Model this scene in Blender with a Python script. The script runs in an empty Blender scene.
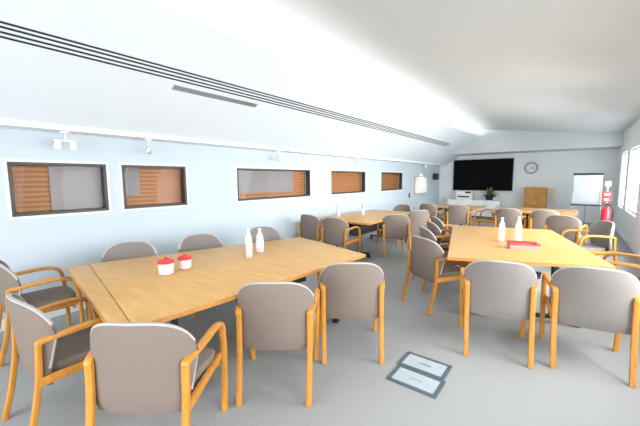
import bpy, bmesh, math, random
from mathutils import Vector, Matrix
random.seed(7)
SC = bpy.context.scene
COL = SC.collection
PI = math.pi

# ------------------------------------------------------------------ materials
def mat(name, col, rough=.6, metal=0, noise=None, bump=0, nscale=40, spec=.5, **kw):
    m = bpy.data.materials.new(name); m.use_nodes = True
    nt = m.node_tree; b = nt.nodes['Principled BSDF']
    b.inputs['Base Color'].default_value = (*col, 1)
    b.inputs['Roughness'].default_value = rough
    b.inputs['Metallic'].default_value = metal
    b.inputs['Specular IOR Level'].default_value = spec
    for k, v in kw.items(): b.inputs[k.replace('_', ' ')].default_value = v
    if noise or bump:
        tc = nt.nodes.new('ShaderNodeTexCoord'); n = nt.nodes.new('ShaderNodeTexNoise')
        n.inputs['Scale'].default_value = nscale; n.inputs['Detail'].default_value = 4
        nt.links.new(tc.outputs['Object'], n.inputs['Vector'])
        if noise:
            mx = nt.nodes.new('ShaderNodeMix'); mx.data_type = 'RGBA'
            mx.inputs[6].default_value = (*col, 1); mx.inputs[7].default_value = (*noise, 1)
            nt.links.new(n.outputs['Fac'], mx.inputs[0]); nt.links.new(mx.outputs[2], b.inputs['Base Color'])
        if bump:
            bp = nt.nodes.new('ShaderNodeBump'); bp.inputs['Strength'].default_value = bump; bp.inputs['Distance'].default_value = .004
            nt.links.new(n.outputs['Fac'], bp.inputs['Height']); nt.links.new(bp.outputs['Normal'], b.inputs['Normal'])
    return m

def wood(name, c1, c2, scale=(14, 1.2, 14), rough=.42):
    m = bpy.data.materials.new(name); m.use_nodes = True
    nt = m.node_tree; b = nt.nodes['Principled BSDF']; b.inputs['Roughness'].default_value = rough
    tc = nt.nodes.new('ShaderNodeTexCoord'); mp = nt.nodes.new('ShaderNodeMapping')
    mp.inputs['Scale'].default_value = scale
    n = nt.nodes.new('ShaderNodeTexNoise'); n.inputs['Scale'].default_value = 1.6; n.inputs['Detail'].default_value = 6; n.inputs['Distortion'].default_value = .6
    cr = nt.nodes.new('ShaderNodeValToRGB')
    cr.color_ramp.elements[0].color = (*c1, 1); cr.color_ramp.elements[1].color = (*c2, 1)
    cr.color_ramp.elements[0].position = .32; cr.color_ramp.elements[1].position = .7
    nt.links.new(tc.outputs['Object'], mp.inputs['Vector']); nt.links.new(mp.outputs[0], n.inputs['Vector'])
    nt.links.new(n.outputs['Fac'], cr.inputs[0]); nt.links.new(cr.outputs[0], b.inputs['Base Color'])
    return m

def banded(name, c1, c2, scale, axis='Z', rough=.5):
    m = bpy.data.materials.new(name); m.use_nodes = True
    nt = m.node_tree; b = nt.nodes['Principled BSDF']; b.inputs['Roughness'].default_value = rough
    tc = nt.nodes.new('ShaderNodeTexCoord'); w = nt.nodes.new('ShaderNodeTexWave')
    w.bands_direction = axis; w.inputs['Scale'].default_value = scale; w.inputs['Distortion'].default_value = .4; w.inputs['Detail'].default_value = 1
    mx = nt.nodes.new('ShaderNodeMix'); mx.data_type = 'RGBA'
    mx.inputs[6].default_value = (*c1, 1); mx.inputs[7].default_value = (*c2, 1)
    nt.links.new(tc.outputs['Object'], w.inputs['Vector']); nt.links.new(w.outputs['Fac'], mx.inputs[0])
    nt.links.new(mx.outputs[2], b.inputs['Base Color'])
    return m

M = {}
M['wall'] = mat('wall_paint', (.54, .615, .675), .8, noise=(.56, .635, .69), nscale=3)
M['soffit'] = mat('soffit_lit_tone', (.76, .83, .88), .8, noise=(.78, .845, .89), nscale=2)  # paler than the wall: light on the soffit is put into this colour
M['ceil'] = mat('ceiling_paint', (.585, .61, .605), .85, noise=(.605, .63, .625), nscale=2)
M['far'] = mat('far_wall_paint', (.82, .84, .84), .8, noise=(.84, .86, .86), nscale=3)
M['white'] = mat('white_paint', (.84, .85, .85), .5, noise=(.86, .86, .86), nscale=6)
M['carpet'] = mat('grey_carpet', (.32, .325, .32), .95, noise=(.39, .395, .39), bump=.5, nscale=220, spec=.1)
M['oak'] = wood('oak_veneer', (.60, .325, .095), (.70, .41, .14), (2.2, 12, 12), .4)
M['edge'] = wood('oak_edge', (.46, .20, .045), (.58, .27, .07), (6, 6, 30), .45)
M['beech'] = wood('beech_frame', (.52, .205, .025), (.64, .29, .045), (20, 20, 4), .38)
M['fabric'] = mat('taupe_fabric', (.20, .158, .132), .95, noise=(.25, .20, .17), bump=.35, nscale=160, spec=.15)
M['greyfabric'] = mat('grey_fabric', (.205, .183, .17), .95, noise=(.25, .225, .21), bump=.35, nscale=160, spec=.15)
M['piping'] = mat('pale_piping', (.42, .39, .37), .8, noise=(.48, .45, .43), nscale=90)
M['black'] = mat('black_metal', (.014, .015, .017), .4, noise=(.02, .02, .022), nscale=30)
M['rubber'] = mat('black_rubber', (.012, .012, .013), .6, noise=(.02, .02, .02), nscale=30)
M['screen'] = mat('dark_screen', (.004, .004, .005), .5, noise=(.006, .006, .007), nscale=3, spec=.03)
M['slot'] = mat('slot_black', (.012, .016, .022), .6, noise=(.02, .025, .03), nscale=8)
M['alu'] = mat('aluminium', (.55, .57, .58), .35, .8, noise=(.6, .62, .63), nscale=30)
M['frame'] = mat('window_dark_frame', (.05, .04, .034), .45, noise=(.065, .052, .045), nscale=20)
M['blind'] = banded('timber_blind', (.52, .22, .075), (.33, .125, .036), 5.6)
M['reflection'] = mat('grey_reflection', (.31, .285, .285), .8, noise=(.37, .34, .34), nscale=6)  # flat grey that paints the room's reflection in the window glass
M['glass'] = mat('window_glass', (1, 1, 1), .02, Transmission_Weight=1.0, IOR=1.1, noise=(.97, .98, .98), nscale=2)
M['bottle'] = mat('clear_plastic', (.93, .90, .93), .12, Transmission_Weight=.55, IOR=1.3, noise=(.95, .93, .95), nscale=9)
M['pink'] = mat('pink_label', (.85, .52, .60), .5, noise=(.88, .58, .66), nscale=9)
M['pinkpot'] = mat('pink_plastic', (.58, .24, .21), .5, noise=(.62, .28, .24), nscale=9)
M['red'] = mat('red_plastic', (.70, .035, .03), .35, noise=(.75, .05, .04), nscale=9)
M['pot'] = mat('white_ceramic', (.72, .60, .57), .3, noise=(.76, .65, .62), nscale=9)
M['floorbox'] = mat('floor_box_steel', (.09, .125, .155), .5, .2, noise=(.11, .15, .18), nscale=14)
M['lid'] = mat('floor_box_lid', (.40, .46, .50), .5, noise=(.45, .51, .55), nscale=14)
M['cabinet'] = wood('cabinet_wood', (.46, .19, .02), (.58, .27, .035), (8, 8, 3))
M['paper'] = mat('paper', (.80, .82, .83), .8, noise=(.82, .84, .85), nscale=6)
M['note'] = mat('yellow_notice', (.80, .70, .42), .8, noise=(.84, .74, .50), nscale=6)
M['pinknote'] = mat('pink_notice', (.80, .62, .72), .8, noise=(.84, .68, .77), nscale=6)
M['leaf'] = mat('leaf', (.10, .15, .045), .55, noise=(.16, .20, .07), nscale=14)
M['soil'] = mat('soil', (.04, .03, .02), .95, noise=(.06, .045, .03), nscale=40)
M['lamp'] = mat('lamp_lens', (.9, .9, .85), .3, noise=(.92, .92, .88), nscale=9)
M['red_dark'] = mat('red_steel', (.55, .012, .03), .3, noise=(.6, .02, .04), nscale=9)

M['frost'] = mat('frosted_daylit_glass', (.6, .64, .66), .6, noise=(.62, .66, .68), nscale=3, Emission_Color=(.80, .91, 1, 1), Emission_Strength=5.0)

# ------------------------------------------------------------------ mesh helpers
def obj(name, bm, m, parent=None, smooth=True, **props):
    bmesh.ops.recalc_face_normals(bm, faces=bm.faces)
    me = bpy.data.meshes.new(name); bm.to_mesh(me); bm.free()
    if smooth:
        for p in me.polygons: p.use_smooth = True
        try: me.set_sharp_from_angle(angle=math.radians(38))
        except Exception: pass
    o = bpy.data.objects.new(name, me); COL.objects.link(o)
    me.materials.append(m)
    if parent: o.parent = parent
    for k, v in props.items(): o[k] = v
    return o

def tag(o, label, cat, group=None):
    o['label'] = label; o['category'] = cat
    if group: o['group'] = group
    return o

def thing(name, label, cat, loc=(0, 0, 0), rz=0, group=None):
    o = bpy.data.objects.new(name, None); COL.objects.link(o)
    o.location = loc; o.rotation_euler = (0, 0, rz); o.empty_display_size = .1
    return tag(o, label, cat, group)

def struct(name, bm, m, parent=None, smooth=False):
    o = obj(name, bm, m, parent, smooth)
    if not parent: o['kind'] = 'structure'
    return o

def box(bm, lo, hi, bevel=0, mtx=None):
    r = bmesh.ops.create_cube(bm, size=1)
    vs = r['verts']
    for v in vs:
        v.co = Vector([lo[i] + (v.co[i] + .5) * (hi[i] - lo[i]) for i in range(3)])
    if bevel:
        es = list({e for v in vs for e in v.link_edges})
        rr = bmesh.ops.bevel(bm, geom=es, offset=bevel, segments=2, affect='EDGES', profile=.6)
        vs = list({v for f in rr['faces'] for v in f.verts} | {v for v in vs if v.is_valid})
    if mtx is not None:
        bmesh.ops.transform(bm, matrix=mtx, verts=vs)
    return bm

def B(*args, **k):
    return box(bmesh.new(), *args, **k)

def smoothpath(pts, n=5):
    P = [Vector(p) for p in pts]; out = []
    Q = [2 * P[0] - P[1]] + P + [2 * P[-1] - P[-2]]
    for i in range(1, len(Q) - 2):
        a, b, c, d = Q[i - 1:i + 3]
        for k in range(n):
            t = k / n
            out.append(.5 * ((2 * b) + (c - a) * t + (2 * a - 5 * b + 4 * c - d) * t * t + (3 * b - a - 3 * c + d) * t ** 3))
    out.append(P[-1]); return out

def tube(bm, pts, rx, ry=None, ns=10, ref=(1, 0, 0), taper=None):
    ry = ry or rx; P = [Vector(p) for p in pts]; rings = []; N = len(P)
    up = Vector(ref)
    for i, p in enumerate(P):
        t = (P[min(i + 1, N - 1)] - P[max(i - 1, 0)]).normalized()
        a = (up - t * up.dot(t))
        if a.length < 1e-4: a = t.orthogonal()
        a.normalize(); b = t.cross(a)
        s = taper(i / (N - 1)) if taper else 1
        ring = []
        for k in range(ns):
            th = 2 * PI * k / ns; c, sn = math.cos(th), math.sin(th)
            c = math.copysign(abs(c) ** .7, c); sn = math.copysign(abs(sn) ** .7, sn)
            ring.append(bm.verts.new(p + a * rx * s * c + b * ry * s * sn))
        rings.append(ring)
    for r0, r1 in zip(rings, rings[1:]):
        for k in range(ns):
            bm.faces.new((r0[k], r0[(k + 1) % ns], r1[(k + 1) % ns], r1[k]))
    bm.faces.new(rings[0][::-1]); bm.faces.new(rings[-1])
    return bm

def lathe(bm, prof, n=24, c=(0, 0, 0)):
    rings = []
    for r, z in prof:
        if r < 1e-5: rings.append([bm.verts.new((c[0], c[1], c[2] + z))])
        else: rings.append([bm.verts.new((c[0] + r * math.cos(2 * PI * k / n), c[1] + r * math.sin(2 * PI * k / n), c[2] + z)) for k in range(n)])
    for a, b in zip(rings, rings[1:]):
        for k in range(n):
            k2 = (k + 1) % n
            if len(a) == 1 and len(b) == 1: continue
            if len(a) == 1: bm.faces.new((a[0], b[k], b[k2]))
            elif len(b) == 1: bm.faces.new((a[k], a[k2], b[0]))
            else: bm.faces.new((a[k], a[k2], b[k2], b[k]))
    if len(rings[0]) > 1: bm.faces.new(rings[0][::-1])
    if len(rings[-1]) > 1: bm.faces.new(rings[-1])
    return bm

def prism(bm, poly, z0, z1, bevel=0):
    lo = [bm.verts.new((x, y, z0)) for x, y in poly]; hi = [bm.verts.new((x, y, z1)) for x, y in poly]
    n = len(poly); fs = [bm.faces.new(lo[::-1]), bm.faces.new(hi)]
    for i in range(n): fs.append(bm.faces.new((lo[i], lo[(i + 1) % n], hi[(i + 1) % n], hi[i])))
    if bevel:
        es = list({e for f in fs for e in f.edges})
        bmesh.ops.bevel(bm, geom=es, offset=bevel, segments=2, affect='EDGES', profile=.6)
    return bm

def sheet(pts_rows):
    bm = bmesh.new(); rows = [[bm.verts.new(p) for p in r] for r in pts_rows]
    for a, b in zip(rows, rows[1:]):
        for i in range(len(a) - 1): bm.faces.new((a[i], a[i + 1], b[i + 1], b[i]))
    return bm

# ------------------------------------------------------------------ the room
XW, XR, YF, YB, ZC = -4.6, 1.08, 14.3, -3.2, 2.85
struct('floor', B((XW - .3, YB - .2, -.12), (XR + .3, YF + .3, 0)), M['carpet'])

WINS = [(.635, 1.53), (1.705, 2.58), (3.515, 5.495), (6.28, 7.9), (8.85, 10.38)]
Z0, Z1 = 1.175, 1.75
bm = bmesh.new()
box(bm, (XW - .3, YB, 0), (XW, YF + .3, Z0)); box(bm, (XW - .3, YB, Z1), (XW, YF + .3, 3.6))
ys = [YB] + [v for w in WINS for v in w] + [YF + .3]
for a, b in zip(ys[::2], ys[1::2]): box(bm, (XW - .3, a, Z0), (XW, b, Z1))
for a, b in WINS: box(bm, (XW - .3, a, Z0), (XW - .2, b, Z1))
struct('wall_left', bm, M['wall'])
struct('wall_far', B((XW - .3, YF, 0), (XR + .3, YF + .25, 3.6)), M['far'])
RW = [(-2.4, -.6), (0, 1.8), (2.4, 4.2), (4.8, 6.6), (7.1, 8.9), (9.5, 11.3), (11.8, 13.0)]; R0, R1 = .7, 2.25
bm = bmesh.new()
box(bm, (XR, YB, 0), (XR + .25, YF, R0)); box(bm, (XR, YB, R1), (XR + .25, YF, 3.6))
ys = [YB] + [v for w in RW for v in w] + [YF]
for a, b in zip(ys[::2], ys[1::2]): box(bm, (XR, a, R0), (XR + .25, b, R1))
struct('wall_right', bm, M['white'])
for i, (a, b) in enumerate(RW):
    bm = bmesh.new()
    for y in (a, (a + b) / 2 - .025, b - .05): box(bm, (XR + .06, y, R0), (XR + .12, y + .05, R1), .004)
    box(bm, (XR + .062, a, R0), (XR + .118, b, R0 + .05)); box(bm, (XR + .062, a, R1 - .05), (XR + .118, b, R1))
    wn = struct('window_%d' % (i + 6), bm, M['white'])
    if i > 4: obj('frosted_pane', B((XR + .07, a + .02, R0 + .02), (XR + .085, b - .02, R1 - .02)), M['frost'], wn)
bm = bmesh.new()
box(bm, (XW - .3, YB - .2, 0), (XR + .25, YB, .5)); box(bm, (XW - .3, YB - .2, 2.6), (XR + .25, YB, 3.6))
box(bm, (XW - .3, YB - .2, .5), (XW + .3, YB, 2.6)); box(bm, (XR - .3, YB - .2, .5), (XR + .25, YB, 2.6))
struct('wall_back', bm, M['white'])

# sloping soffit along the left wall, its lip and the cove trough above it
K = .6
def zs(x): return 2.14 + (x + 4.3) * K
LIP = [(-2.84, YB), (-2.84, 2), (-2.84, 6), (-2.84, 10), (-2.80, 12), (-2.74, YF)]
bm = sheet([[(-4.3, y, zs(-4.3)) for x, y in LIP], [(-3.4, y, zs(-3.4)) for x, y in LIP], [(x, y, zs(x)) for x, y in LIP],
            [(x - .02, y, zs(x) + .07) for x, y in LIP], [(x - .06, y, zs(x) + .07) for x, y in LIP], [(x - .07, y, zs(x) + .01) for x, y in LIP],
            [(x - .55, y, zs(x) + .01) for x, y in LIP], [(x - .6, y, 3.33) for x, y in LIP]])
for v in bm.verts: pass
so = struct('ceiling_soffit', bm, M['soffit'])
struct('trim_1', B((XW, YB, 2.085), (-4.3, YF, 2.142)), M['white'])
VAULT = [(XW - .3, 3.36), (-3.46, 3.33), (-3.0, 3.31), (-2.5, 3.27), (-2.0, 3.21), (-1.5, 3.14), (-1.0, 3.07), (-.4, 3.0), (.3, 2.93), (XR + .3, 2.85)]
bm = sheet([[(x, y, z) for x, z in VAULT] for y in (YB - .2, YF + .3)])
top = sheet([[(x, y, 3.6) for x, z in VAULT] for y in (YB - .2, YF + .3)]); me_ = bpy.data.meshes.new('tmp'); top.to_mesh(me_); top.free(); bm.from_mesh(me_); bpy.data.meshes.remove(me_)
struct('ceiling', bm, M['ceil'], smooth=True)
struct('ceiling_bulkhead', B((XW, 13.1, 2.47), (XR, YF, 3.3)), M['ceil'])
struct('baseboard_left', B((XW, YB, 0), (XW + .018, YF, .11)), M['white'])
struct('baseboard_far', B((XW + .018, YF - .018, 0), (XR, YF, .11)), M['white'])
struct('baseboard_right', B((XR - .018, YB, 0), (XR, YF - .018, .11)), M['white'])

# internal windows
REFLECT = [(.40, .985, .06, 1.0), (.05, .30, .30, 1.0), (.04, .78, .22, .94), None, None]  # extent of the painted grey reflection in each pane
for i, (a, b) in enumerate(WINS):
    w = bpy.data.objects.new('window_%d' % (i + 1), None); COL.objects.link(w)
    w.location = (XW, (a + b) / 2, Z0); w['kind'] = 'structure'
    h = Z1 - Z0; d = (b - a) / 2; t = .032
    bm = bmesh.new()
    box(bm, (-.09, -d, 0), (.012, -d + t, h), .004); box(bm, (-.09, d - t, 0), (.012, d, h), .004)
    box(bm, (-.09, -d + t, 0), (.012, d - t, t), .004); box(bm, (-.09, -d + t, h - t), (.012, d - t, h), .004)
    obj('window_frame', bm, M['frame'], w)
    bm = bmesh.new(); e = .03; f = .012
    for lo, hi in (((0, -d - e, -e), (f, -d, h + e)), ((0, d, -e), (f, d + e, h + e)), ((0, -d, -e), (f, d, 0)), ((0, -d, h), (f, d, h + e))): box(bm, lo, hi, .003)
    obj('casing', bm, M['soffit'], w)
    obj('pane', B((-.05, -d + t, t), (-.044, d - t, h - t)), M['glass'], w)
    bm = bmesh.new(); n = 14
    for k in range(n):
        z = .01 + (h - .03) * k / n
        box(bm, (-.155, -d + .005, z), (-.148, d - .005, z + (h - .03) / n * 1.04), mtx=None)
    obj('timber_blind', bm, M['blind'], w)
    if REFLECT[i]:
        u0, u1, v0, v1 = REFLECT[i]
        obj('pane_reflection', B((-.125, -d + u0 * 2 * d, v0 * h), (-.119, -d + u1 * 2 * d, v1 * h - .002)), M['reflection'], w)  # grey sheet standing in for the bright room mirrored in the pane

# ceiling slot diffuser in the soffit
ang = math.atan(K)
def on_soffit(x, y, up=0): return Vector((x, y, zs(x) - up))
sd = thing('slot_diffuser', 'long black four-slot air diffuser running along the sloping white soffit', 'air vent', on_soffit(-3.41, 4, 0))
rot = Matrix.Rotation(-ang, 4, 'Y')
obj('diffuser_frame', B((-.105, -6.8, -.004), (.105, 7.4, .004), mtx=rot), M['soffit'], sd)
for dx in (-.068, -.024, .024, .066):
    obj('slot', B((dx - .0085, -6.8, -.008), (dx + .0085, 7.4, -.002), mtx=rot), M['slot'], sd)
vp = tag(obj('access_panel', B((-.035, -.6, -.006), (.035, .6, .002), mtx=rot), M['alu']), 'thin grey access panel on soffit beside the black slot diffuser', 'ceiling panel')
vp.location = on_soffit(-3.565, 2.5)

# ------------------------------------------------------------------ chairs
def leg_bm(pts, r=.021, r2=.017):
    return tube(bmesh.new(), smoothpath(pts, 4), r, r2, 10, (1, 0, 0))

def back_surface(u, z):
    a = 1.02
    q = min(1, max(0, (z - .38) / .32)); q = q * q * (3 - 2 * q)
    x = (.244 + .034 * q) * math.sin(u * a) / math.sin(a)
    y = -.200 + (.035 + .075 * q) * (1 - math.cos(u * a)) / (1 - math.cos(a))
    y -= .05 * (z - .40) / .45
    return Vector((x, y, z))
def back_top(u): return .655 + .195 * max(0, 1 - abs(u) ** 3.0) ** .66
def back_bot(u): return .352

def make_chair(fab):
    t = thing('tub_chair', '', 'chair')
    # seat
    poly = []
    for k in range(21):
        th = PI + PI * k / 20
        c, s = math.cos(th), math.sin(th)
        poly.append((.215 * math.copysign(abs(c) ** .55, c), -.03 + .145 * math.copysign(abs(s) ** .7, s)))
    poly += [(.245, .12), (.245, .22), (.225, .262), (.12, .278), (-.12, .278), (-.225, .262), (-.245, .22), (-.245, .12)]
    obj('seat', prism(bmesh.new(), poly, .385, .462, .018), fab, t)
    obj('seat_pan', B((-.215, -.17, .355), (.215, .22, .388), .005), M['black'], t)
    # backrest
    bm = bmesh.new(); nu, nv, th = 24, 9, .024
    F, G = [], []
    for i in range(nu + 1):
        u = -1 + 2 * i / nu; z0, z1 = back_bot(u), back_top(u); f, g = [], []
        for j in range(nv + 1):
            v = j / nv; z = z0 + (z1 - z0) * v
            p = back_surface(u, z)
            du = back_surface(u + .01, z) - back_surface(u - .01, z); dv = back_surface(u, z + .01) - back_surface(u, z - .01)
            n = du.cross(dv).normalized()
            s = th * (1 - .4 * abs(2 * v - 1) ** 14) * (1 - .45 * abs(u) ** 8)
            f.append(bm.verts.new(p + n * s)); g.append(bm.verts.new(p - n * s))
        F.append(f); G.append(g)
    for i in range(nu):
        for j in range(nv):
            bm.faces.new((F[i][j], F[i + 1][j], F[i + 1][j + 1], F[i][j + 1]))
            bm.faces.new((G[i][j], G[i][j + 1], G[i + 1][j + 1], G[i + 1][j]))
        bm.faces.new((F[i][0], G[i][0], G[i + 1][0], F[i + 1][0]))
        bm.faces.new((F[i][nv], F[i + 1][nv], G[i + 1][nv], G[i][nv]))
    for j in range(nv):
        bm.faces.new((F[0][j], F[0][j + 1], G[0][j + 1], G[0][j]))
        bm.faces.new((F[nu][j], G[nu][j], G[nu][j + 1], F[nu][j + 1]))
    bk = obj('backrest', bm, fab, t)
    rim = [back_surface(-1, .46)] + [back_surface(-1 + 2 * i / 32, back_top(-1 + 2 * i / 32) + .004) for i in range(33)] + [back_surface(1, .46)]
    obj('piping', tube(bmesh.new(), rim, .008, .013, 8, (0, 0, 1)), M['piping'], bk)
    for s in (-1, 1):
        obj('leg', leg_bm([(s * .247, -.203, .622), (s * .247, -.215, .42), (s * .245, -.25, .2), (s * .240, -.300, 0)]), M['beech'], t)
        obj('leg', leg_bm([(s * .284, .262, .545), (s * .284, .274, .45), (s * .280, .279, .22), (s * .272, .282, 0)]), M['beech'], t)
        obj('armrest', tube(bmesh.new(), smoothpath([(s * .247, -.203, .606), (s * .253, -.192, .634), (s * .276, -.07, .652), (s * .285, .1, .660),
            (s * .285, .2, .645), (s * .285, .247, .603), (s * .284, .263, .538)], 5), .023, .017, 10, (1, 0, 0)), M['beech'], t)
        obj('side_rail', B((s * .258 - .012, -.215, .375), (s * .258 + .012, .278, .425), .005), M['beech'], t)
    obj('front_rail', B((-.265, .225, .345), (.265, .245, .388), .005), M['beech'], t)
    return t

def kids(o): return [c for c in list(COL.objects) if c.parent == o]
def copy_tree(o, parent=None):
    c = o.copy(); COL.objects.link(c)
    if parent: c.parent = parent
    for k in kids(o): copy_tree(k, c)
    return c
PROTO = {}
def place_chair(mx, my, f, label, group, fab='fabric'):
    """mx,my: midpoint between the rear legs at arm height; f: heading in degrees from +X."""
    if fab not in PROTO: o = PROTO[fab] = make_chair(M[fab])
    else: o = copy_tree(PROTO[fab])
    a = math.radians(f)
    o.location = (mx + .185 * math.cos(a), my + .185 * math.sin(a), 0)
    o.rotation_euler = (0, 0, a - PI / 2)
    o['label'] = label; o['group'] = group
    return o

G1 = 'tub chairs around the large left table'
G2 = 'tub chairs around the right-hand table'
G3 = 'tub chairs around the table by the far windows'
G4 = 'tub chairs at the tables in front of the screen'
place_chair(-1.70, .65, 127, 'taupe tub chair at bottom left, back to camera, nearest of the row along big table', G1)
place_chair(-1.60, 1.51, 127, 'taupe tub chair, middle one of three with backs to camera along big table', G1)
place_chair(-1.44, 2.27, 127, 'taupe tub chair by right corner of the big table, nearest the floor box', G1)
place_chair(-2.60, .38, 93, 'tub chair at left end of big table, the nearer of two cut by photo edge', G1)
place_chair(-3.93, .46, 88, 'tub chair at left end of big table, nearer the wall, beside its corner', G1)
place_chair(-3.86, 1.47, -35, 'grey tub chair between wall and big table, under the second small window', G1, 'greyfabric')
place_chair(-3.70, 2.22, -12, 'grey tub chair behind big table, beyond the two red-lidded pots', G1, 'greyfabric')
place_chair(-3.55, 3.14, -12, 'grey tub chair behind big table, beyond the clear bottles', G1, 'greyfabric')

place_chair(-.45, 3.06, 105, 'tub chair with full back to camera at near edge of right table, left of two', G2, 'greyfabric')
place_chair(.18, 3.27, 98, 'tub chair at near edge of right table, right of two, beside photo edge', G2, 'greyfabric')
place_chair(-1.36, 3.74, 60, 'taupe tub chair at left side of right table, nearest one with both rear legs seen', G2)
place_chair(-1.62, 4.53, 38, 'taupe tub chair second along left side of right table', G2)
place_chair(-1.76, 5.20, 36, 'taupe tub chair third along left side of right table', G2)
place_chair(-1.91, 5.87, 34, 'taupe tub chair fourth and last along left side of right table', G2)
place_chair(.74, 4.72, 172, 'pale tub chair at right side of right table, against photo edge', G2, 'greyfabric')
place_chair(.42, 6.75, 205, 'tub chair at far right of right table, wooden arms below the extinguisher', G2, 'greyfabric')
place_chair(-.12, 7.45, 80, 'brown tub chair behind far edge of right table, its broad back to camera', G2)

place_chair(-4.10, 4.86, 86, 'taupe tub chair at near end of window table, beside the wall', G3)
place_chair(-3.40, 4.74, 94, 'taupe tub chair at near end of window table, away from the wall', G3)
place_chair(-2.72, 5.90, 128, 'taupe tub chair with big rounded back at the side of window table', G3)
place_chair(-2.66, 6.95, 140, 'taupe tub chair second along the room side of window table', G3)
place_chair(-3.55, 8.1, 262, 'taupe tub chair at the far end of window table', G3)

place_chair(-2.35, 8.85, 100, 'taupe tub chair in front of small back table left of the screen', G4)
place_chair(-3.15, 8.85, 80, 'taupe tub chair by wall side of small back table, below fifth window', G4)
place_chair(-1.60, 9.75, 178, 'taupe tub chair at right end of small back table, below the screen', G4)
place_chair(-1.15, 8.5, 88, 'taupe tub chair before long back table, left one', G4)
place_chair(-.45, 8.5, 95, 'taupe tub chair before long back table, right one, below the wooden cabinet', G4)

# ------------------------------------------------------------------ tables
def lerp(a, b, t): return (a[0] + (b[0] - a[0]) * t, a[1] + (b[1] - a[1]) * t)
def offset_poly(poly, d):
    n = len(poly); out = []
    for i in range(n):
        p, q, r = Vector(poly[i - 1]), Vector(poly[i]), Vector(poly[(i + 1) % n])
        a = (q - p).normalized(); b = (r - q).normalized()
        na = Vector((a.y, -a.x)); nb = Vector((b.y, -b.x))
        m = (na + nb).normalized(); out.append(tuple(q + m * d / max(.3, m.dot(na))))
    return out
def edge_ring(bm, poly, z0, z1, t=.004):
    outer, inner = offset_poly(poly, t), poly; n = len(poly)
    A = [[bm.verts.new((*p, z)) for p in q] for q, z in ((outer, z0), (outer, z1), (inner, z1), (inner, z0))]
    for r0, r1 in zip(A, A[1:] + A[:1]):
        for i in range(n): bm.faces.new((r0[i], r0[(i + 1) % n], r1[(i + 1) % n], r1[i]))
    return bm
def caster(bm, x, y):
    m = Matrix.Translation((x, y, .032)) @ Matrix.Rotation(PI / 2, 4, 'Y')
    for dx in (-.014, .014):
        r = bmesh.ops.create_cone(bm, cap_ends=True, segments=18, radius1=.032, radius2=.032, depth=.018)
        bmesh.ops.transform(bm, matrix=Matrix.Translation((dx, 0, 0)) @ m, verts=r['verts'])
    box(bm, (x - .012, y - .02, .03), (x + .012, y + .02, .075), .004)
def table(name, label, corners, group, leaf=None, supports=None, beam=True):
    """corners counter-clockwise in world plan: edge 0-1 is one short end, 2-3 the other."""
    cx = sum(c[0] for c in corners) / 4; cy = sum(c[1] for c in corners) / 4
    t = thing(name, label, 'table', (cx, cy, 0), 0, group)
    L = [(x - cx, y - cy) for x, y in corners]
    main = L
    if leaf:
        a0, a1 = lerp(L[0], L[3], leaf[0]), lerp(L[1], L[2], leaf[1])
        main = [lerp(a0, L[3], .004), lerp(a1, L[2], .004), L[2], L[3]]
        lf = [L[0], L[1], a1, a0]
        e = obj('end_leaf', prism(bmesh.new(), lf, .700, .728, .002), M['oak'], t)
        obj('edge_band', edge_ring(bmesh.new(), lf, .699, .726), M['edge'], e)
    top = obj('tabletop', prism(bmesh.new(), main, .698, .73, .002), M['oak'], t)
    obj('edge_band', edge_ring(bmesh.new(), main, .697, .728), M['edge'], top)
    mids = []
    for k in (supports or (.12, .88)):
        p, q = lerp(L[0], L[3], k), lerp(L[1], L[2], k); mid = lerp(p, q, .5); mids.append(mid)
        ang = math.atan2(q[1] - p[1], q[0] - p[0]); w = math.hypot(q[0] - p[0], q[1] - p[1]) * .40
        mt = Matrix.Translation((mid[0], mid[1], 0)) @ Matrix.Rotation(ang, 4, 'Z')
        bm = bmesh.new()
        box(bm, (-w, -.03, .07), (w, .03, .105), .008, mt)
        for xx in (-w * .55, w * .55): box(bm, (xx - .03, -.02, .10), (xx + .03, .02, .70), .006, mt)
        box(bm, (-w, -.03, .665), (w, .03, .699), .004, mt)
        lg = obj('leg', bm, M['black'], t)
        for xx in (-w + .03, w - .03):
            v = mt @ Vector((xx, 0, 0)); bm = bmesh.new(); caster(bm, v.x, v.y)
            obj('caster', bm, M['rubber'], lg)
    for i0, i1 in ((1, 2), (3, 0)):
        p, q = Vector(lerp(L[i0], L[i1], .05)), Vector(lerp(L[i0], L[i1], .95)); c = Vector((0, 0)) - (p + q) / 2
        nrm = Vector((-(q - p).y, (q - p).x)).normalized(); sgn = 1 if nrm.dot(c) > 0 else -1
        p += nrm * sgn * .38; ln = (q - p).length
        mt = Matrix.Translation((p.x, p.y, 0)) @ Matrix.Rotation(math.atan2((q - p).y + sgn * nrm.y * .38, (q - p).x + sgn * nrm.x * .38), 4, 'Z')
        obj('shade_strip', B((.12, -.012, .60), (ln - .12, .012, .696), .003, mtx=mt), M['black'], t)  # black strip added to deepen the shade under the tabletop
    if beam:
        a, b = Vector(mids[0]), Vector(mids[-1]); ln = (b - a).length
        mt = Matrix.Translation((a.x, a.y, 0)) @ Matrix.Rotation(math.atan2(b.y - a.y, b.x - a.x), 4, 'Z')
        obj('modesty_panel', B((.02, -.012, .34), (ln - .02, .012, .66), .004, mtx=mt), M['black'], t)
    return t
GT = 'oak meeting tables'
table('meeting_table', 'large oak table at left with a jointed end leaf and red-lidded pots on it',
      [(-3.77, .86), (-1.91, .62), (-1.75, 3.02), (-3.03, 3.38)], GT, leaf=(.065, .036), supports=(.2, .86))
table('meeting_table', 'oak table at right with two clear bottles and a red-edged tray on it',
      [(-.99, 3.42), (.35, 3.96), (-.24, 6.2), (-1.63, 5.86)], GT)
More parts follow.
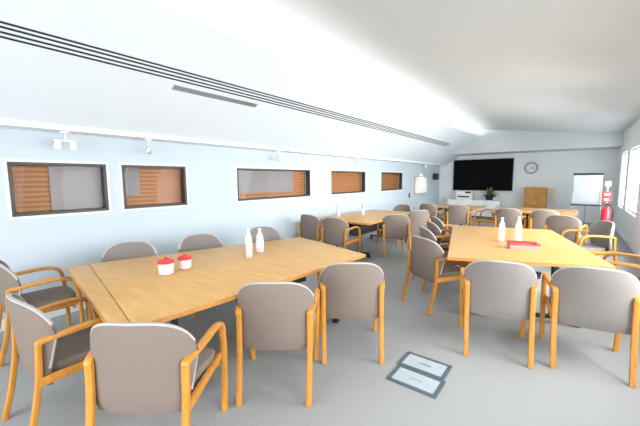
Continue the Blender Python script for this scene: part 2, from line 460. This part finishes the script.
table('meeting_table', 'oak table by the left wall beyond the large table, ringed by taupe chairs',
      [(-4.2, 5.12), (-2.92, 5.16), (-2.98, 7.6), (-4.2, 7.6)], GT)
table('meeting_table', 'small oak table at the back, left of the screen', [(-3.5, 9.35), (-2.0, 9.35), (-2.0, 10.4), (-3.5, 10.4)], GT)
table('meeting_table', 'long oak table at the back in front of the cabinet and clock', [(-1.35, 9.1), (.12, 9.1), (.12, 10.5), (-1.35, 10.5)], GT)

# ------------------------------------------------------------------ things on the tables
TZ = .73
def pot(x, y, s, label):
    t = thing('lidded_pot', label, 'pot', (x, y, TZ), 0, 'pots on the large table')
    obj('body', lathe(bmesh.new(), [(.045 * s, 0), (.058 * s, .006), (.062 * s, .09 * s), (.06 * s, .095 * s)], 24), M['pot'], t)
    obj('lid', lathe(bmesh.new(), [(.066 * s, .094 * s), (.067 * s, .112 * s), (.05 * s, .124 * s), (.012, .128 * s), (.014, .142 * s), (0, .146 * s)], 24), M['red'], t)
pot(-2.77, 1.33, 1.05, 'white pot with red lid, the larger front one on the large table')
pot(-2.80, 1.52, .95, 'white pot with red lid, the rear one just behind its twin on the large table')

def bottle(x, y, label, h=.31, r=.036, band='pink', group='clear bottles on the tables', z=TZ):
    t = thing('water_bottle', label, 'bottle', (x, y, z), 0, group)
    obj('body', lathe(bmesh.new(), [(r * .85, 0), (r, .012), (r, h * .62), (r * .8, h * .74), (r * .4, h * .86), (r * .36, h * .94)], 20), M['bottle'], t)
    obj('cap', lathe(bmesh.new(), [(r * .42, h * .94), (r * .42, h), (0, h)], 16), M['white'], t)
    obj('label_band', lathe(bmesh.new(), [(r + .0012, h * .22), (r + .0012, h * .5)], 20), M[band], t)
bottle(-2.66, 2.16, 'clear bottle with pink label on the large table, left of two')
bottle(-2.76, 2.40, 'clear bottle with white label on the large table, right of two', .27, .042, 'white')
bottle(-.70, 4.72, 'clear bottle with pale label on right table, left one behind the red tray', .31, .037, 'white')
bottle(-.52, 4.78, 'clear bottle with white label on right table, right one behind the red tray', .33, .037, 'white')
bottle(-4.02, 5.75, 'clear bottle with pink label on the table by far windows, nearest its left corner', .30, .037)
bottle(-3.75, 6.35, 'clear bottle with white label standing mid-table on the window table', .30, .037, 'white')

def tray(x, y, w, d, label, rz=0):
    t = thing('serving_tray', label, 'tray', (x, y, TZ), rz)
    bm = bmesh.new(); e = .012
    box(bm, (-w / 2, -d / 2, 0), (w / 2, d / 2, .008))
    for lo, hi in (((-w / 2, -d / 2, .008), (w / 2, -d / 2 + e, .05)), ((-w / 2, d / 2 - e, .008), (w / 2, d / 2, .05)),
                   ((-w / 2, -d / 2 + e, .008), (-w / 2 + e, d / 2 - e, .05)), ((w / 2 - e, -d / 2 + e, .008), (w / 2, d / 2 - e, .05))): box(bm, lo, hi)
    obj('base', bm, M['pinkpot'], t)
    bm = bmesh.new(); e = .018; o = .004
    for lo, hi in (((-w / 2 - o, -d / 2 - o, .05), (w / 2 + o, -d / 2 + e, .062)), ((-w / 2 - o, d / 2 - e, .05), (w / 2 + o, d / 2 + o, .075)),
                   ((-w / 2 - o, -d / 2, .05), (-w / 2 + e, d / 2, .075)), ((w / 2 - e, -d / 2, .05), (w / 2 + o, d / 2, .062))): box(bm, lo, hi, .003)
    obj('rim', bm, M['red'], t)
tray(-.42, 4.36, .30, .16, 'pale tray with red rim on right table before the two bottles', math.radians(20))

# ------------------------------------------------------------------ floor box
fb = thing('floor_box', 'steel floor box with two pale lids set in the carpet between the tables', 'floor box', (-.875, 2.4, 0))
for dy, dx in ((-.122, .01), (.118, -.01)):
    bm = bmesh.new(); w, d, e = .19, .118, .028
    for lo, hi in (((-w, -d, 0), (w, -d + e, .012)), ((-w, d - e, 0), (w, d, .012)), ((-w, -d + e, 0), (-w + e, d - e, .012)), ((w - e, -d + e, 0), (w, d - e, .012))):
        box(bm, (lo[0] + dx, lo[1] + dy, 0), (hi[0] + dx, hi[1] + dy, .012), .003)
    obj('frame', bm, M['floorbox'], fb)
    ld = obj('lid', B((-w + e + dx, -d + e + dy, 0), (w - e + dx, d - e + dy, .008)), M['lid'], fb)
    obj('handle_slot', B((-.05 + dx, -.012 + dy, .008), (.05 + dx, .012 + dy, .0095)), M['alu'], ld)

# ------------------------------------------------------------------ things on and by the walls
tv = thing('television', 'large black wall-mounted television screen on the far wall', 'television', (-2.92, YF, 1.68))
obj('casing', B((-1.09, -.085, -.63), (1.09, -.001, .62), .01), M['black'], tv)
obj('screen', B((-1.07, -.089, -.60), (1.07, -.084, .60)), M['screen'], tv)

ck = thing('wall_clock', 'round grey-rimmed wall clock right of the television', 'clock', (-1.27, YF, 1.91))
rx = Matrix.Rotation(PI / 2, 4, 'X')
bm = lathe(bmesh.new(), [(.17, 0.001), (.205, .001), (.215, .02), (.205, .045), (.18, .045), (.17, .02)], 40); bmesh.ops.transform(bm, matrix=rx, verts=bm.verts); obj('rim', bm, mat('clock_rim', (.20, .21, .21), .4, noise=(.23, .24, .24), nscale=20), ck)
bm = lathe(bmesh.new(), [(0, .004), (.172, .004), (.172, .022), (0, .022)], 40); bmesh.ops.transform(bm, matrix=rx, verts=bm.verts); fc = obj('face', bm, M['paper'], ck)
bm = bmesh.new()
for k in range(12):
    th = k * PI / 6; box(bm, (-.006, -.026, .125), (.006, -.023, .155), mtx=Matrix.Rotation(th, 4, 'Y'))
obj('hour_mark', bm, M['black'], fc)
bm = bmesh.new(); box(bm, (-.007, -.030, -.015), (.007, -.027, .095), mtx=Matrix.Rotation(math.radians(70), 4, 'Y')); obj('hand', bm, M['black'], ck)
bm = bmesh.new(); box(bm, (-.005, -.034, -.015), (.005, -.031, .14), mtx=Matrix.Rotation(math.radians(110), 4, 'Y')); obj('hand', bm, M['black'], ck)

# wooden cabinet below the clock
cb = thing('wooden_cabinet', 'tall amber wooden cabinet standing under the clock', 'cabinet', (-1.06, 13.98, 0))
obj('body', B((-.33, -.25, 0), (.33, .28, 1.20), .006), M['cabinet'], cb)
for s in (-1, 1):
    d = obj('door', B((-.32 if s < 0 else .003, -.272, .06), (-.003 if s < 0 else .32, -.25, 1.17), .004), M['cabinet'], cb)
    obj('handle', B((s * .03 - .008, -.292, .58), (s * .03 + .008, -.272, .72), .003), M['alu'], d)
pn = tag(obj('paper_sign', B((-.09, -.004, -.14), (.09, 0, .14)), M['note']), 'small yellow paper notice on far wall right of the wooden cabinet', 'notice', 'notices by the cabinet')
pn.location = (-.58, YF, 1.02)
pn = tag(obj('paper_sign', B((-.09, -.004, -.12), (.09, 0, .12)), M['pinknote']), 'small pink paper notice below the yellow one on far wall', 'notice', 'notices by the cabinet')
pn.location = (-.58, YF, .72)

# low white credenza under the screen, with plant and box
cr = thing('credenza', 'low white credenza along the far wall under the television', 'cabinet', (-3.1, 13.95, 0))
obj('body', B((-.95, -.25, .06), (.95, .28, .66), .006), M['white'], cr)
obj('top', B((-.97, -.27, .66), (.97, .29, .69), .004), M['white'], cr)
for k in range(4):
    d = obj('door', B((-.94 + k * .475, -.27, .08), (-.94 + k * .475 + .455, -.25, .65), .004), M['white'], cr)
    obj('handle', B((-.94 + k * .475 + .40, -.29, .42), (-.94 + k * .475 + .415, -.27, .58), .003), M['alu'], d)
obj('plinth', B((-.92, -.22, 0), (.92, .25, .06)), M['black'], cr)
bx = thing('printer', 'white desktop printer on credenza under left end of the television', 'printer', (-3.45, 13.95, .69))
obj('body', B((-.3, -.22, 0), (.3, .22, .36), .03), M['white'], bx)
obj('paper_tray', B((-.22, -.26, .10), (.22, -.21, .15), .006), M['black'], bx)
obj('control_panel', B((.05, -.225, .26), (.27, -.215, .33)), M['black'], bx)
def plant(x, y, z, label, s=1, seed=1, n=46):
    rnd = random.Random(seed)
    t = thing('potted_plant', label, 'plant', (x, y, z))
    p = obj('pot', lathe(bmesh.new(), [(.09 * s, 0), (.12 * s, .01), (.15 * s, .2 * s), (.155 * s, .215 * s), (.135 * s, .215 * s), (.13 * s, .19 * s), (0, .19 * s)], 24), M['black'], t)
    obj('soil', lathe(bmesh.new(), [(.13 * s, .17 * s), (.131 * s, .198 * s), (0, .2 * s)], 20), M['soil'], p)
    bm = bmesh.new()
    for k in range(n):
        a = rnd.uniform(0, 2 * PI); el = rnd.uniform(.15, 1.3); L = s * rnd.uniform(.2, .42); w = s * rnd.uniform(.03, .055)
        d = Vector((math.cos(a) * math.cos(el), math.sin(a) * math.cos(el), math.sin(el))); sd_ = Vector((-math.sin(a), math.cos(a), 0))
        base = Vector((0, 0, .19 * s)) + d * .03; prev = None
        for j in range(7):
            q = j / 6; c = base + d * L * q + Vector((0, 0, -.16 * s * q * q * math.cos(el))); ww = w * math.sin(PI * min(.97, .08 + q * .9))
            cur = [bm.verts.new(c - sd_ * ww + Vector((0, 0, .25 * ww))), bm.verts.new(c), bm.verts.new(c + sd_ * ww + Vector((0, 0, .25 * ww)))]
            if prev: bm.faces.new((prev[0], prev[1], cur[1], cur[0])); bm.faces.new((prev[1], prev[2], cur[2], cur[1]))
            prev = cur
    obj('foliage', bm, M['leaf'], t)
plant(-2.55, 13.9, .69, 'green leafy plant in black pot on credenza under the television', 1.0, 4)

# flip chart easel in the far right corner
fl = thing('flip_chart', 'flip chart easel with blank white pad at the far right corner', 'flip chart', (.34, 13.0, 0), 0)
obj('board', B((-.35, .012, .70), (.35, .03, 1.68), .004), M['white'], fl)
obj('paper_pad', B((-.335, -.008, .74), (.335, .012, 1.62)), M['paper'], fl)
obj('clamp', B((-.36, -.02, 1.62), (.36, .03, 1.68), .005), M['black'], fl)
obj('pen_tray', B((-.39, -.09, .675), (.36, .03, .71), .005), M['black'], fl)
for s in (-1, 1): obj('leg', tube(bmesh.new(), [(s * .31, .045, 1.6), (s * .37, -.16, 0)], .014, None, 8), M['alu'], fl)
obj('leg', tube(bmesh.new(), [(0, .045, 1.6), (0, .55, 0)], .014, None, 8), M['alu'], fl)

# fire point: stand with a sign and an extinguisher on it
fp = thing('fire_point_stand', 'slim grey fire point stand with a red sign at the far right', 'stand', (.57, 9.10, 0))
obj('base', lathe(bmesh.new(), [(.16, 0), (.165, .02), (.03, .04)], 28), M['alu'], fp)
obj('pole', tube(bmesh.new(), [(0, 0, .03), (0, 0, 1.47)], .018, None, 12), M['alu'], fp)
sg = obj('sign', B((-.075, -.03, 1.03), (.075, -.018, 1.25), .003), M['red'], fp)
bm = bmesh.new(); box(bm, (-.045, -.034, 1.17), (.045, -.029, 1.215)); box(bm, (-.045, -.034, 1.06), (.045, -.029, 1.075)); box(bm, (-.045, -.034, 1.09), (.03, -.029, 1.105))
obj('sign_print', bm, M['pot'], sg)
obj('cap', B((-.05, -.03, 1.35), (.05, .02, 1.47), .008), M['alu'], fp)
obj('bracket', B((-.03, -.05, .72), (.03, -.012, .78), .004), M['black'], fp)
fe = thing('fire_extinguisher', 'red fire extinguisher hung on the slim stand at the far right', 'fire extinguisher', (.57, 8.945, .46))
obj('cylinder', lathe(bmesh.new(), [(.06, .05), (.078, .07), (.078, .40), (.06, .45), (.028, .475), (.028, .50)], 24), M['red_dark'], fe)
obj('base_ring', lathe(bmesh.new(), [(.07, 0), (.082, .0), (.082, .07), (.07, .07)], 24), M['rubber'], fe)
obj('valve', B((-.022, -.022, .50), (.022, .022, .54), .004), M['black'], fe)
obj('handle', B((-.016, -.10, .535), (.016, .03, .555), .004), M['black'], fe)
obj('hose', tube(bmesh.new(), smoothpath([(.0, -.02, .52), (.07, -.05, .5), (.1, -.06, .38), (.095, -.05, .2), (.09, -.03, .1)], 5), .011, None, 8), M['rubber'], fe)

# whiteboard and small wall speaker beyond the last window
wb = thing('whiteboard', 'white framed board on left wall beyond the fifth window', 'whiteboard', (XW, 12.1, 1.0))
obj('board', B((.001, -.62, 0), (.02, .62, .62)), M['paper'], wb)
bm = bmesh.new()
for lo, hi in (((.001, -.65, -.03), (.03, .65, 0)), ((.001, -.65, .62), (.03, .65, .65)), ((.001, -.65, 0), (.03, -.62, .62)), ((.001, .62, 0), (.03, .65, .62))): box(bm, lo, hi, .003)
obj('frame', bm, M['alu'], wb)
sp = thing('wall_speaker', 'small black wall speaker between the white board and the television', 'speaker', (XW, 13.45, 1.62))
obj('body', B((.04, -.12, -.13), (.2, .12, .13), .012), M['black'], sp)
obj('bracket', B((0.001, -.03, -.03), (.04, .03, .03), .004), M['alu'], sp)
ts = tag(obj('wall_control', B((0, -.05, -.08), (.02, .05, .08), .006), M['black']), 'small dark control unit on left wall just past the fifth window', 'wall control')
ts.location = (XW + .001, 11.0, .95)

# spotlights under the soffit above each window
def spot(y, twin, label):
    t = thing('spotlight', label, 'spotlight', (-4.42, y, 2.085), 0, 'spotlights above the windows')
    obj('mount', lathe(bmesh.new(), [(.045, -.02), (.045, -.0005)], 20), M['white'], t)
    obj('stem', tube(bmesh.new(), [(0, 0, -.02), (0, 0, -.10)], .009, None, 8), M['alu'], t)
    for dy in ((-.07, .07) if twin else (0,)):
        bm = lathe(bmesh.new(), [(.02, 0), (.026, .01), (.036, .075), (.036, .085)], 20)
        bmesh.ops.transform(bm, matrix=Matrix.Translation((.02, dy, -.10)) @ Matrix.Rotation(math.radians(205), 4, 'Y'), verts=bm.verts)
        hd = obj('head', bm, M['white' if twin else 'alu'], t)
        bm = lathe(bmesh.new(), [(0, .084), (.031, .084), (.031, .088), (0, .088)], 20)
        bmesh.ops.transform(bm, matrix=Matrix.Translation((.02, dy, -.10)) @ Matrix.Rotation(math.radians(205), 4, 'Y'), verts=bm.verts)
        obj('lens', bm, M['lamp'] if twin else M['black'], hd)
    if twin: obj('bar', tube(bmesh.new(), [(0, -.1, -.1), (0, .1, -.1)], .012, None, 8), M['white'], t)
spot(1.10, True, 'white twin spotlight under the soffit above the first, leftmost window')
spot(1.98, False, 'small grey spotlight under the soffit above the second window')
spot(4.35, False, 'small grey spotlight under the soffit above the long third window')
t = thing('spotlight', 'lit warm spotlight under the soffit above the white framed board', 'spotlight', (-4.42, 12.1, 2.085), 0, 'spotlights above the windows')
obj('mount', lathe(bmesh.new(), [(.045, -.02), (.045, -.0005)], 20), M['white'], t)
obj('head', lathe(bmesh.new(), [(.04, -.13), (.05, -.12), (.05, -.02)], 20), M['white'], t)
wl = bpy.data.lights.new('warm_spot', 'SPOT'); wl.energy = 60; wl.color = (1, .86, .55); wl.spot_size = 2.2; wl.spot_blend = .8; wl.shadow_soft_size = .05
wo = bpy.data.objects.new('warm_spot', wl); COL.objects.link(wo); wo.location = (-4.40, 12.1, 1.94); wo.rotation_euler = (0, math.radians(-14), 0)
spot(7.15, False, 'small grey spotlight under the soffit above the fourth window')

# ------------------------------------------------------------------ light
def area(name, loc, sx, sy, power, direction, col=(1, 1, 1), spread=PI):
    l = bpy.data.lights.new(name, 'AREA'); l.shape = 'RECTANGLE'; l.size = sx; l.size_y = sy; l.energy = power; l.color = col; l.spread = spread
    o = bpy.data.objects.new(name, l); COL.objects.link(o); o.location = loc
    o.rotation_euler = Vector(direction).to_track_quat('-Z', 'Y').to_euler(); return o
def along(name, p, q, power, aim):
    a, b = Vector(p), Vector(q); d = (b - a); L = d.length; z = -Vector(aim).normalized(); y = d.normalized()
    z = (z - y * z.dot(y)).normalized(); x = y.cross(z)
    l = bpy.data.lights.new(name, 'AREA'); l.shape = 'RECTANGLE'; l.size = .05; l.size_y = L; l.energy = power; l.color = (1, 1, 1)
    o = bpy.data.objects.new(name, l); COL.objects.link(o)
    m = Matrix((x, y, z)).transposed().to_4x4(); m.translation = (a + b) / 2; o.matrix_world = m
along('cove_light', (-3.12, YB + .1, 3.06), (-3.12, 13, 3.06), 170, (.45, 0, 1))
area('window_daylight', (-1.8, YB - .05, 1.6), 4.6, 2.0, 120, (0, 1, -.3), (.95, .98, 1), 2.3)
for (a, b), e in zip(RW, (20, 44, 74, 110, 115)): area('window_daylight', (XR + .2, (a + b) / 2, 1.48), 1.7, 1.5, e, (-1, .15, -.30), (.95, .98, 1), 2.3)
w = bpy.data.worlds.new('World'); SC.world = w; w.use_nodes = True
bg = w.node_tree.nodes['Background']; bg.inputs[0].default_value = (.86, .93, 1, 1); bg.inputs[1].default_value = 1.6

# ------------------------------------------------------------------ camera
F, YAW, PT, RL, H = 321.3, math.radians(38.2), math.radians(6.02), math.radians(-.37), 1.55
fw = Vector((-math.sin(YAW) * math.cos(PT), math.cos(YAW) * math.cos(PT), -math.sin(PT)))
rt = Vector((math.cos(YAW), math.sin(YAW), 0)); up = rt.cross(fw)
rt2 = rt * math.cos(RL) + up * math.sin(RL); up2 = up * math.cos(RL) - rt * math.sin(RL)
cd = bpy.data.cameras.new('camera'); cam = bpy.data.objects.new('camera', cd); COL.objects.link(cam)
cd.sensor_width = 36; cd.lens = F * 36 / 640; cd.clip_start = .05
m = Matrix((rt2, up2, -fw)).transposed().to_4x4(); m.translation = (0, 0, H); cam.matrix_world = m
SC.camera = cam
SC.view_settings.view_transform = 'Standard'; SC.view_settings.look = 'None'
SC.view_settings.gamma = 1; SC.view_settings.exposure = 0; SC.view_settings.use_curve_mapping = False
SC.cycles.max_bounces = 10; SC.cycles.diffuse_bounces = 6
